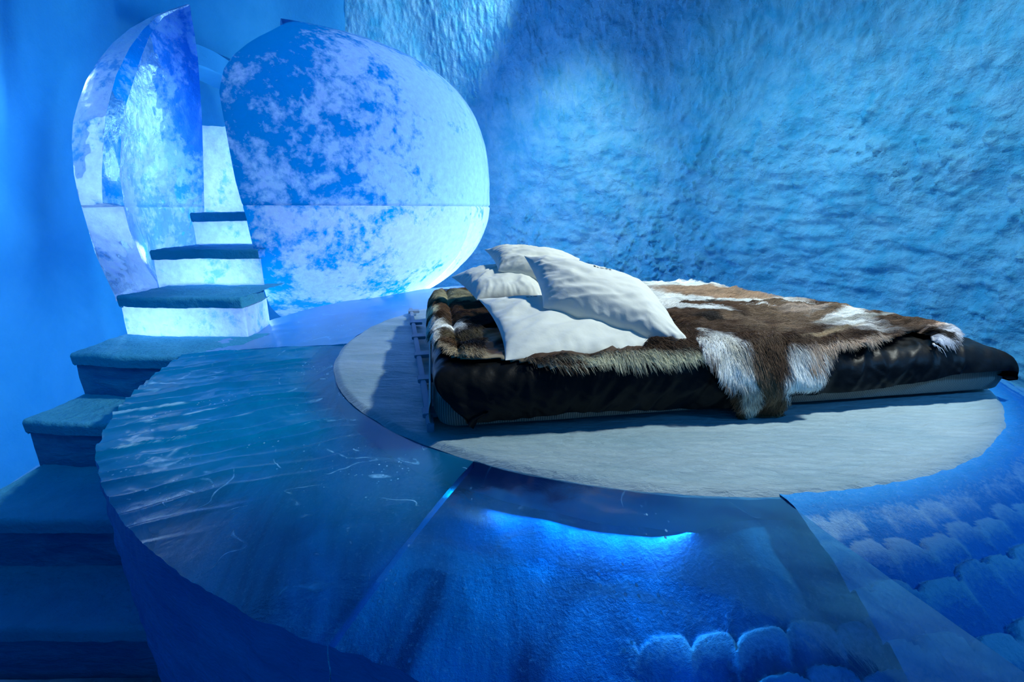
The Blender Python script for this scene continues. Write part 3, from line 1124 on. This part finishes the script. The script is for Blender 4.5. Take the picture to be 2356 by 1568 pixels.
# mattress with rounded corners
mat_o = thing('mattress', 'thin grey ribbed mattress lying on the white disc under the black duvet', 'mattress', tuple(bed_w(1.05, 0.8, PLAT)))
b = Build()
for Pm, fl in rounded_box(BL + 0.02, BW, 0.115, np.array([0.07, 0.07, 0.045]), 90):
    Q = bed_w(Pm[..., 0] + BL / 2 + 0.015, Pm[..., 1] + BW / 2 + 0.0, Pm[..., 2] + PLAT + 0.016)
    Q = Q + 0.006 * fbm(Q * 4, 3)[..., None] * np.array([0.6, 0.6, 0.5])
    b.grid(Q, 0, flip=fl)
o = b.obj('mattress_cover', M['mattress'], mat_o)
weld(o)
# piped end panel at the left
b = Build()
vv = np.linspace(0.02, BW - 0.1, 60)
zz = np.linspace(0.02, 0.105, 12)
V_, Z_ = np.meshgrid(vv, zz, indexing='ij')
Q = bed_w(-0.004 - 0.008 * np.sin((Z_ - 0.02) / 0.085 * PI), V_, PLAT + 0.01 + Z_)
b.grid(Q)
o = b.obj('end_panel', M['felt'], mat_o)
o['label'] = 'smooth grey end panel'

# slatted base peeping out at the pillow end
base = thing('slatted_bed_base', 'blue-lit slatted board base showing along the left end of the mattress', 'bed base', tuple(bed_w(-0.06, 0.8, PLAT)))


def bar(name, p0, p1, w, h, mat, parent):
    p0, p1 = np.array(p0, float), np.array(p1, float)
    d = p1 - p0
    L = np.linalg.norm(d)
    d /= L
    up = np.array([0, 0, 1.0])
    sd = np.cross(d, up)
    sd /= np.linalg.norm(sd)
    bm = bmesh.new()
    vs_ = []
    for k in (0, 1):
        for (a_, c2_) in ((-1, 0), (1, 0), (1, 1), (-1, 1)):
            vs_.append(bm.verts.new(p0 + d * L * k + sd * a_ * w / 2 + up * h * c2_))
    for f in ((0, 1, 2, 3), (7, 6, 5, 4), (0, 4, 5, 1), (1, 5, 6, 2), (2, 6, 7, 3), (3, 7, 4, 0)):
        bm.faces.new([vs_[i] for i in f])
    bmesh.ops.bevel(bm, geom=list(bm.edges), offset=min(w, h) * 0.15, segments=2, affect='EDGES')
    bmesh.ops.recalc_face_normals(bm, faces=bm.faces)
    me = bpy.data.meshes.new(name)
    bm.to_mesh(me)
    bm.free()
    me.materials.append(mat)
    o = bpy.data.objects.new(name, me)
    col.objects.link(o)
    o.parent = parent
    o.matrix_parent_inverse = parent.matrix_basis.inverted()
    return o


b0, b1 = at_z(992, 1003, PLAT), at_z(946, 722, PLAT)
b0[2] = b1[2] = PLAT + 0.008
bar('side_rail', b0, b1, 0.022, 0.035, M['board'], base)
dirb = (b1 - b0) / np.linalg.norm(b1 - b0)
nrmb = np.array([dirb[1], -dirb[0], 0])
LB = np.linalg.norm(b1 - b0)
for k in range(6):
    q = b0 + dirb * (0.10 + k * (LB - 0.2) / 5)
    bar('slat', q - nrmb * 0.02 + dirb * 0.0, q + nrmb * 0.05, 0.06, 0.016, M['board'], base).location.z += 0.022

# duvet
hem = lambda u: np.interp(u, [0, 0.3, 1.0, 1.25, 1.7, 2.05], [0.136, 0.142, 0.150, 0.118, 0.082, 0.050]) + 0.006 * np.sin(u * 9)
nu, nv = 330, 250
uu = np.linspace(-0.085, BL, nu)
sv = np.linspace(0, 1, nv)
U_, S_ = np.meshgrid(uu, sv, indexing='ij')
Vs = -(hem(U_) - RB * 0.6) + S_ * (BW - 0.06 + hem(U_) - RB * 0.6)
U_ = -0.085 + (U_ + 0.085) * (bed_end(Vs) + 0.035 + 0.085) / (BL + 0.085)
P = drape(U_, Vs)
# the near left corner is pulled in as the cover hangs; far right corner tapers to a point
q_u, q_v = to_uv(P)
pull = 0.12 * smooth(PLAT + 0.205 - P[..., 2], 0.0, 0.17) * (1 - smooth(U_, 0.05, 0.6)) * (1 - smooth(Vs, 0.0, 0.9))
P[..., 0] += UX[0] * pull
P[..., 1] += UX[1] * pull
b = Build()
b.grid(P)
# closing hem and far edge: fold underneath
for edge, fl in ((P[:, 0], True), (P[:, -1], False)):
    inn = edge.copy()
    inn[:, :2] += VX * (0.05 if fl else -0.05)
    inn[:, 2] -= 0.012 if fl else 0.10
    b.grid(np.stack([edge, (edge + inn) / 2 + np.array([0, 0, -0.006]), inn], 1), 0, flip=fl)
for edge, sgn in ((P[0], 1), (P[-1], -1)):
    inn = edge.copy()
    inn[:, :2] += UX * (0.05 * sgn)
    inn[:, 2] = np.maximum(PLAT + 0.09, edge[:, 2] - 0.03)
    mid = (edge + inn) / 2
    mid[:, :2] -= UX * 0.01 * sgn
    b.grid(np.stack([edge, mid, inn], 1), 0, flip=sgn < 0)
duvet = b.obj('duvet', M['duvet'])
tag(duvet, 'puffy shiny black duvet covering the mattress under the furs', 'duvet')

# ------------------------------------------------------------------ reindeer pelts
_tu, _tv = np.meshgrid(np.arange(-0.12, 2.16, 0.008), np.arange(-0.22, 1.62, 0.008), indexing='ij')
_tp = drape(_tu, _tv, 0.012) - np.array([0, 0, EZ])
_td = _tp[..., 1] * CP - _tp[..., 2] * SP
_tx = 1178 + FPX * _tp[..., 0] / _td
_ty = 784 - FPX * (_tp[..., 1] * SP + _tp[..., 2] * CP) / _td


def px_uv(x, y):
    """where a spot of the photograph falls on the bed cover, in bed lengths u, v (v<0 hangs)"""
    d = np.hypot(_tx - x, _ty - y) + _td * 1.5
    i_ = int(np.argmin(d))
    return float(_tu.flat[i_]), float(_tv.flat[i_])


def in_poly(u, v, poly):
    inside = np.zeros(u.shape, bool)
    n = len(poly)
    for i in range(n):
        x1_, y1_ = poly[i]
        x2_, y2_ = poly[(i + 1) % n]
        c = ((y1_ > v) != (y2_ > v)) & (u < (x2_ - x1_) * (v - y1_) / (y2_ - y1_ + 1e-12) + x1_)
        inside ^= c
    return inside


def color_at(u, v, blobs, base_c):
    c = np.zeros(u.shape + (3,)) + np.array(base_c)
    for (cu, cv, M2, colr, soft) in blobs:
        d = np.stack([u - cu, v - cv], -1) @ M2.T
        nz = 0.28 * fbm(np.stack([u * 14 + cu * 7, v * 14, 0 * u], -1), 3)
        w = 1 - smooth(np.linalg.norm(d, axis=-1) + nz, 1 - soft, 1 + soft)
        c = c * (1 - w[..., None]) + np.array(colr) * w[..., None]
    st_ = fbm(np.stack([u * 5, v * 26, 0 * u + 2], -1), 3)
    return c * (1 + 0.75 * st_)[..., None]


def blob(x, y, rx, ry, ang, colr, soft=0.25):
    """an oval patch of one coat colour, placed on the hide"""
    a_ = math.radians(ang)
    c = np.array(px_uv(x, y))
    e1 = np.array(px_uv(x + rx * math.cos(a_), y + rx * math.sin(a_))) - c
    e2 = np.array(px_uv(x - ry * math.sin(a_), y + ry * math.cos(a_))) - c
    J = np.stack([e1, e2], 1)
    if abs(np.linalg.det(J)) < 1e-5:
        J = J + np.eye(2) * 0.02
    return (c[0], c[1], np.linalg.inv(J), colr, soft)


BROWN, DARK, CREAM, WHITE, TAN, MID = (0.13, 0.070, 0.036), (0.022, 0.014, 0.009), (0.92, 0.88, 0.64), (1.0, 1.0, 0.95), (0.50, 0.33, 0.21), (0.26, 0.17, 0.10)


def pelt(label, outline, blobs, base_c, n_hair, flow, lift, hair_len=0.045, seed=1, bare=None):
    dens = []
    for i_ in range(len(outline)):
        q0, q1 = np.array(outline[i_], float), np.array(outline[(i_ + 1) % len(outline)], float)
        m_ = max(1, int(np.linalg.norm(q1 - q0) / 22))
        dens += [tuple(q0 + (q1 - q0) * k_ / m_) for k_ in range(m_)]
    poly = np.array([px_uv(*q) for q in dens])
    for _ in range(2):
        poly = 0.25 * np.roll(poly, 1, 0) + 0.5 * poly + 0.25 * np.roll(poly, -1, 0)
    # the hide stops a little inside the tips of the hair
    tg = np.roll(poly, -1, 0) - np.roll(poly, 1, 0)
    nn = np.stack([-tg[:, 1], tg[:, 0]], -1) / np.maximum(np.linalg.norm(tg, axis=1, keepdims=True), 1e-6)
    area = 0.5 * np.sum(poly[:, 0] * np.roll(poly[:, 1], -1) - np.roll(poly[:, 0], -1) * poly[:, 1])
    inner = poly + nn * (0.014 if area > 0 else -0.014)
    pu = np.array([q[0] for q in poly])
    pv = np.array([q[1] for q in poly])
    u0, u1, v0, v1 = pu.min(), pu.max(), pv.min(), pv.max()
    rng = np.random.default_rng(seed)
    root = thing('reindeer_pelt', label, 'pelt', tuple(drape(np.array([(u0 + u1) / 2]), np.array([max(0.2, (v0 + v1) / 2)]))[0]), 'reindeer pelts on the bed')
    # hide
    g_ = 0.009
    nu_, nv_ = int((u1 - u0) / g_) + 2, int((v1 - v0) / g_) + 2
    Ug, Vg = np.meshgrid(np.linspace(u0, u1, nu_), np.linspace(v0, v1, nv_), indexing='ij')

    def lifted(u, v):
        rel = fbm(np.stack([u * 5, v * 5, 0 * u + seed], -1), 3)
        rel2 = np.abs(fbm(np.stack([u * 3, v * 9, 0 * u + seed + 5], -1), 2))
        return drape(u, v, 0.0) + (0, 0, 0) if False else drape(u, v, lift + 0.012 * (rel + 0.6) + 0.014 * rel2)
    Pg = lifted(Ug, Vg)
    cc = in_poly((Ug[:-1, :-1] + Ug[1:, 1:]) / 2, (Vg[:-1, :-1] + Vg[1:, 1:]) / 2, inner)
    F = grid_faces(nu_, nv_).reshape(nu_ - 1, nv_ - 1, 4)[cc]
    used, inv = np.unique(F, return_inverse=True)
    F = inv.reshape(F.shape)
    Vt = Pg.reshape(-1, 3)[used]
    n_ = len(Vt)
    # thickness: a second layer just below
    Fb = F[:, ::-1] + n_
    edges = {}
    for f in F:
        for k in range(4):
            e = (f[k], f[(k + 1) % 4])
            edges[e] = edges.get(e, 0) + 1
    sidef = [(a_, a_ + n_, b_ + n_, b_) for (a_, b_) in edges if (b_, a_) not in edges]
    hide = mesh_obj('hide', np.concatenate([Vt, Vt - np.array([0, 0, 0.004])]), np.concatenate([F, Fb, np.array(sidef)]), M['hair'], root)
    uu_, vv_ = Ug.reshape(-1)[used], Vg.reshape(-1)[used]
    cv = color_at(uu_, vv_, blobs, base_c) * 0.55
    ca = hide.data.color_attributes.new('hair_color', 'FLOAT_COLOR', 'POINT')
    full = np.ones((2 * n_, 4))
    full[:n_, :3] = cv
    full[n_:, :3] = cv
    ca.data.foreach_set('color', full.ravel())
    # hair
    pts = []
    while sum(len(q[0]) for q in pts) < n_hair:
        ru = rng.uniform(u0, u1, n_hair)
        rv = rng.uniform(v0, v1, n_hair)
        ok = in_poly(ru, rv, inner)
        if bare is not None:
            ok &= ~in_poly(ru, rv, bare)
        pts.append((ru[ok], rv[ok]))
    ru = np.concatenate([q[0] for q in pts])[:n_hair]
    rv = np.concatenate([q[1] for q in pts])[:n_hair]
    fu, fv = flow(ru, rv)
    ang = np.arctan2(fv, fu) + 0.9 * fbm(np.stack([ru * 6, rv * 6, 0 * ru + 3 * seed], -1), 2) + rng.normal(0, 0.14, n_hair)
    clump = fbm(np.stack([ru * 22, rv * 22, 0 * ru + seed], -1), 2)
    ang += 0.5 * clump
    L = hair_len * (0.65 + 0.5 * rng.random(n_hair)) * (1 + 0.4 * clump)
    tip_in = in_poly(ru + np.cos(ang) * L * 0.6, rv + np.sin(ang) * L * 0.6, poly)
    L = np.where(tip_in, L, L * 0.5)
    K = 4
    pos = np.zeros((n_hair, K, 3))
    for k in range(K):
        t_ = k / (K - 1)
        uu2 = ru + np.cos(ang) * L * t_
        vv2 = rv + np.sin(ang) * L * t_
        base_p = lifted(ru, rv) if k == 0 else lifted(uu2, vv2)
        rise = (0.012 + 0.010 * rng.random(n_hair)) * math.sin(t_ * PI * 0.62) * (1 if k else 0)
        hang = smooth(-vv2, -0.03, 0.05)
        base_p[:, 2] += rise * (1 - hang) + 0.001
        base_p[:, :2] -= VX * (rise * hang)[:, None]
        pos[:, k] = base_p
    col_ = color_at(ru, rv, blobs, base_c)
    col_ = col_ * (0.75 + 0.5 * rng.random(n_hair))[:, None]
    hc = bpy.data.hair_curves.new('fur')
    hc.add_curves([K] * n_hair)
    hc.attributes['position'].data.foreach_set('vector', pos.astype(np.float32).ravel())
    ra = hc.attributes.get('radius') or hc.attributes.new('radius', 'FLOAT', 'POINT')
    rad = np.tile(np.array([0.00065, 0.0006, 0.00045, 0.0001], dtype=np.float32), n_hair)
    ra.data.foreach_set('value', rad)
    ha = hc.attributes.new('hair_color', 'FLOAT_COLOR', 'CURVE')
    ha.data.foreach_set('color', np.concatenate([col_, np.ones((n_hair, 1))], 1).astype(np.float32).ravel())
    hc.materials.append(M['hair'])
    ho = bpy.data.objects.new('fur', hc)
    col.objects.link(ho)
    ho.parent = root
    ho.matrix_parent_inverse = root.matrix_basis.inverted()
    ho['kind'] = 'stuff'
    return root


# far tan pelt
pelt('tan pelt with white edges lying flat at the far side of the bed', [
    (1380, 668), (1440, 655), (1500, 648), (1570, 643), (1640, 660), (1700, 674), (1790, 690), (1860, 697), (1905, 692), (1915, 706), (1850, 716), (1700, 722), (1520, 722), (1440, 700)],
    [blob(1520, 655, 90, 9, 5, WHITE), blob(1640, 680, 170, 16, 4, TAN), blob(1560, 702, 130, 9, 3, WHITE), blob(1800, 690, 80, 6, 12, (0.55, 0.5, 0.45)), blob(1640, 704, 40, 5, 3, DARK),
     blob(1870, 698, 40, 7, -8, MID)],
    WHITE, 26000, lambda u, v: (1 + 0 * u, 0.1 + 0 * u), 0.006, 0.05, 3)
# left dark pelt
pelt('dark brown pelt with cream edges lying under the pillows at the left end', [
    (1068, 664), (1010, 676), (975, 700), (960, 712), (968, 740), (985, 768), (1000, 788), (1012, 800), (1006, 826), (1060, 838), (1120, 828), (1170, 832), (1215, 845), (1260, 858), (1310, 872), (1342, 866),
    (1372, 848), (1440, 852), (1520, 850), (1640, 842), (1730, 834), (1725, 800), (1640, 770), (1500, 740), (1300, 690), (1180, 670)],
    [blob(1075, 760, 130, 34, 0, (0.10, 0.06, 0.03)), blob(1110, 745, 95, 16, -8, DARK), blob(1110, 778, 90, 10, 0, (0.17, 0.13, 0.07)), blob(1130, 797, 100, 9, -3, DARK), blob(1070, 690, 85, 18, 8, (0.58, 0.53, 0.34)),
     blob(990, 716, 30, 14, 0, CREAM), blob(1000, 752, 26, 34, 25, WHITE), blob(1100, 824, 110, 17, 3, (0.52, 0.42, 0.27)), blob(1020, 812, 24, 14, 0, (0.5, 0.4, 0.28)), blob(1010, 775, 18, 14, 0, WHITE),
     blob(1300, 852, 110, 26, 3, CREAM), blob(1520, 838, 240, 30, -2, CREAM), blob(1342, 850, 12, 12, 60, MID), blob(1300, 838, 40, 5, 0, BROWN)],
    BROWN, 65000, lambda u, v: (0.5 - 1.4 * (u < 0.12) + 0 * u, -1.0 + 0.8 * smooth(v, 0.2, 0.5)), 0.004, 0.042, 5, bare=[(0.19, 0.055), (0.70, 0.07), (0.80, 0.45), (0.20, 0.50)])
# main pelt
pelt('large brown and white pelt with a leg hanging over the front edge', [
    (1490, 716), (1560, 704), (1660, 706), (1760, 700), (1850, 704), (1920, 704), (2000, 712), (2060, 722), (2165, 734), (2168, 748), (2160, 754), (2190, 768), (2222, 794), (2216, 808), (2176, 802), (2150, 806),
    (2146, 812), (2138, 824), (2080, 812), (2000, 806), (1930, 815), (1892, 812), (1888, 850), (1878, 895), (1858, 905), (1830, 885), (1808, 880), (1806, 930), (1810, 984), (1760, 988), (1690, 978), (1690, 930), (1672, 895), (1650, 870), (1622, 850),
    (1660, 852), (1606, 836), (1590, 812), (1575, 770), (1540, 735)],
    [blob(1680, 745, 150, 30, 10, BROWN), blob(1640, 735, 60, 12, 0, DARK), blob(1800, 735, 110, 22, 0, MID), blob(1960, 718, 70, 8, 5, TAN), blob(1620, 790, 95, 30, 22, WHITE),
     blob(1690, 752, 90, 12, 25, MID), blob(1650, 800, 90, 26, 18, WHITE), blob(1560, 716, 110, 7, 2, WHITE), blob(1900, 722, 130, 8, 2, (0.55, 0.42, 0.32)), blob(1600, 818, 60, 5, 4, BROWN), blob(1700, 845, 60, 22, 30, (0.6, 0.6, 0.5)), blob(1840, 832, 60, 42, 10, WHITE), blob(1850, 880, 44, 36, 0, WHITE), blob(1855, 815, 26, 9, 10, TAN), blob(1760, 800, 42, 60, -25, BROWN), blob(1722, 885, 26, 90, 0, (0.75, 0.72, 0.62)), blob(1690, 850, 50, 26, 20, WHITE),
     blob(1768, 920, 24, 90, 0, BROWN), blob(1785, 940, 6, 40, 0, MID), blob(1800, 940, 9, 50, 0, CREAM), blob(1765, 870, 16, 50, -15, MID), blob(2060, 745, 130, 12, 4, (0.85, 0.80, 0.70)), blob(2000, 738, 150, 17, 2, WHITE), blob(1860, 745, 60, 8, -4, MID),
     blob(2090, 750, 70, 9, -5, TAN), blob(2020, 772, 120, 10, 2, BROWN), blob(1970, 796, 130, 16, -6, (0.72, 0.56, 0.42)), blob(1900, 770, 60, 7, -8, (0.55, 0.42, 0.26)), blob(2060, 800, 70, 10, 6, (0.75, 0.55, 0.42)), blob(2100, 790, 50, 10, 20, TAN), blob(2185, 788, 60, 20, 30, (0.85, 0.85, 0.88)),
     blob(2150, 772, 30, 7, 20, DARK), blob(1960, 742, 90, 8, 0, (0.5, 0.48, 0.42))],
    BROWN, 95000, lambda u, v: (0.7 - 0.5 * (v < 0.15), -0.25 - 1.6 * (1 - smooth(v, 0.0, 0.22))), 0.010, 0.05, 8)


# ------------------------------------------------------------------ pillows
def pillow(label, corners, thick, up, seed, print_=None, belly=0.0):
    """corners: four 3-D points in order round the pillow; stuffed between two cloth faces"""
    C = [np.array(c, float) for c in corners]
    mid_ = (C[0] + C[1] + C[2] + C[3]) / 4
    C = [mid_ + (c - mid_) * 1.05 for c in C]
    n = 90
    s = np.sin(np.linspace(-PI / 2, PI / 2, n))
    S, T_ = np.meshgrid(s, s, indexing='ij')
    a_, b_ = (S + 1) / 2, (T_ + 1) / 2
    # edges draw in between the corners
    pin = 0.09
    S2 = S * (1 - pin * (1 - T_ ** 2) * 0.9 * np.abs(S) ** 2)
    T2 = T_ * (1 - pin * (1 - S ** 2) * 0.9 * np.abs(T_) ** 2)
    a_, b_ = (S2 + 1) / 2, (T2 + 1) / 2
    base_p = ((1 - a_) * (1 - b_))[..., None] * C[0] + (a_ * (1 - b_))[..., None] * C[1] + (a_ * b_)[..., None] * C[2] + ((1 - a_) * b_)[..., None] * C[3]
    nrm = np.cross(C[2] - C[0], C[3] - C[1])
    nrm /= np.linalg.norm(nrm)
    if nrm @ np.array(up) < 0:
        nrm = -nrm
    edge = (1 - np.abs(S) ** 2.6) * (1 - np.abs(T_) ** 2.6)
    h = thick * np.clip(edge, 0, 1) ** 0.52
    corner = np.abs(S * T_)
    rad = np.arctan2(T_, S)
    rr_ = np.hypot(S, T_)
    p = np.stack([S * 1.3 + seed, T_ * 1.3, 0 * S], -1)
    wr = fbm(np.stack([S * 0.8 + T_ * 0.6 + seed, T_ * 2.4 - S * 1.5, 0 * S], -1), 2, 0.35)
    fold = -np.abs(wr)
    near_edge = smooth(np.maximum(np.abs(S), np.abs(T_)), 0.55, 0.95)
    pucker = np.sin(rad * 34 + 6 * fbm(p * 2, 2)) * near_edge * np.clip(edge, 0, 1) ** 0.3
    hh = h + 0.026 * (fold + 0.15) * np.clip(edge, 0, 1) ** 0.35 + 0.0024 * pucker + 0.008 * fbm(p * 2.2, 3) * np.clip(edge, 0, 1) ** 0.3
    b = Build()
    top_ = base_p + nrm * hh[..., None]
    bot_ = base_p - nrm * (h * (0.45 if belly == 0 else belly))[..., None]
    b.grid(top_)
    b.grid(bot_, flip=True)
    root = thing('pillow', label, 'pillow', tuple((C[0] + C[1] + C[2] + C[3]) / 4), 'white pillows heaped on the left end of the bed')
    o_ = b.obj('pillowcase', M['pillow'], root)
    weld(o_, 0.0004)
    if print_ is not None:
        (su, tv, w_, hgt, bars) = print_
        pb = Build()
        for k, (du, ww) in enumerate(bars):
            ss = np.linspace(su + du, su + du + ww, 4)
            tt_ = np.linspace(tv, tv + hgt, 6)
            SS, TT = np.meshgrid(ss, tt_, indexing='ij')
            ia = np.interp(SS, s, np.arange(n))
            ja = np.interp(TT, s, np.arange(n))
            i0 = np.clip(ia.astype(int), 0, n - 2)
            j0 = np.clip(ja.astype(int), 0, n - 2)
            fi, fj = (ia - i0)[..., None], (ja - j0)[..., None]
            Pp = (top_[i0, j0] * (1 - fi) * (1 - fj) + top_[i0 + 1, j0] * fi * (1 - fj) + top_[i0, j0 + 1] * (1 - fi) * fj + top_[i0 + 1, j0 + 1] * fi * fj)
            pb.grid(Pp + nrm * 0.002)
        o2 = pb.obj('print', M['print'], root)
        o2['label'] = 'small dark printed mark'
    return root


# front low pillow (corners: near left, near right, far right, far left)
pillow('lowest front white pillow lying flat on the dark pelt', [at_y(1172, 824, 1.43), at_y(1610, 828, 1.53), at_y(1440, 690, 2.05), at_y(1110, 690, 1.93)], 0.062, (0, 0, 1), 1.0,
       (-0.50, 0.55, 0, 0.09, [(0.0, 0.035), (0.05, 0.02), (0.085, 0.05)]), 0.5)
pillow('rear left white pillow behind the lowest one, beside the egg', [at_y(1100, 688, 2.10), at_y(1250, 690, 2.12), at_y(1240, 622, 2.50), at_y(1044, 638, 2.40)], 0.085, (0, -0.2, 1), 4.0)
pillow('topmost white pillow with its corner pointing left', [at_y(1150, 622, 2.22), at_y(1320, 665, 2.20), at_y(1330, 596, 2.45), at_y(1120, 576, 2.40)], 0.085, (0, -0.5, 1), 7.0)
pillow('large white pillow leaning on top, sloping down to the right', [at_y(1256, 706, 1.72), at_y(1606, 824, 1.50), at_y(1480, 655, 1.95), at_y(1213, 592, 1.98)], 0.085, (0.1, -0.7, 1), 11.0,
       (0.0, 0.60, 0, 0.07, [(0.0, 0.03), (0.05, 0.03), (0.1, 0.05), (0.17, 0.04), (0.23, 0.03)]), 0.6)
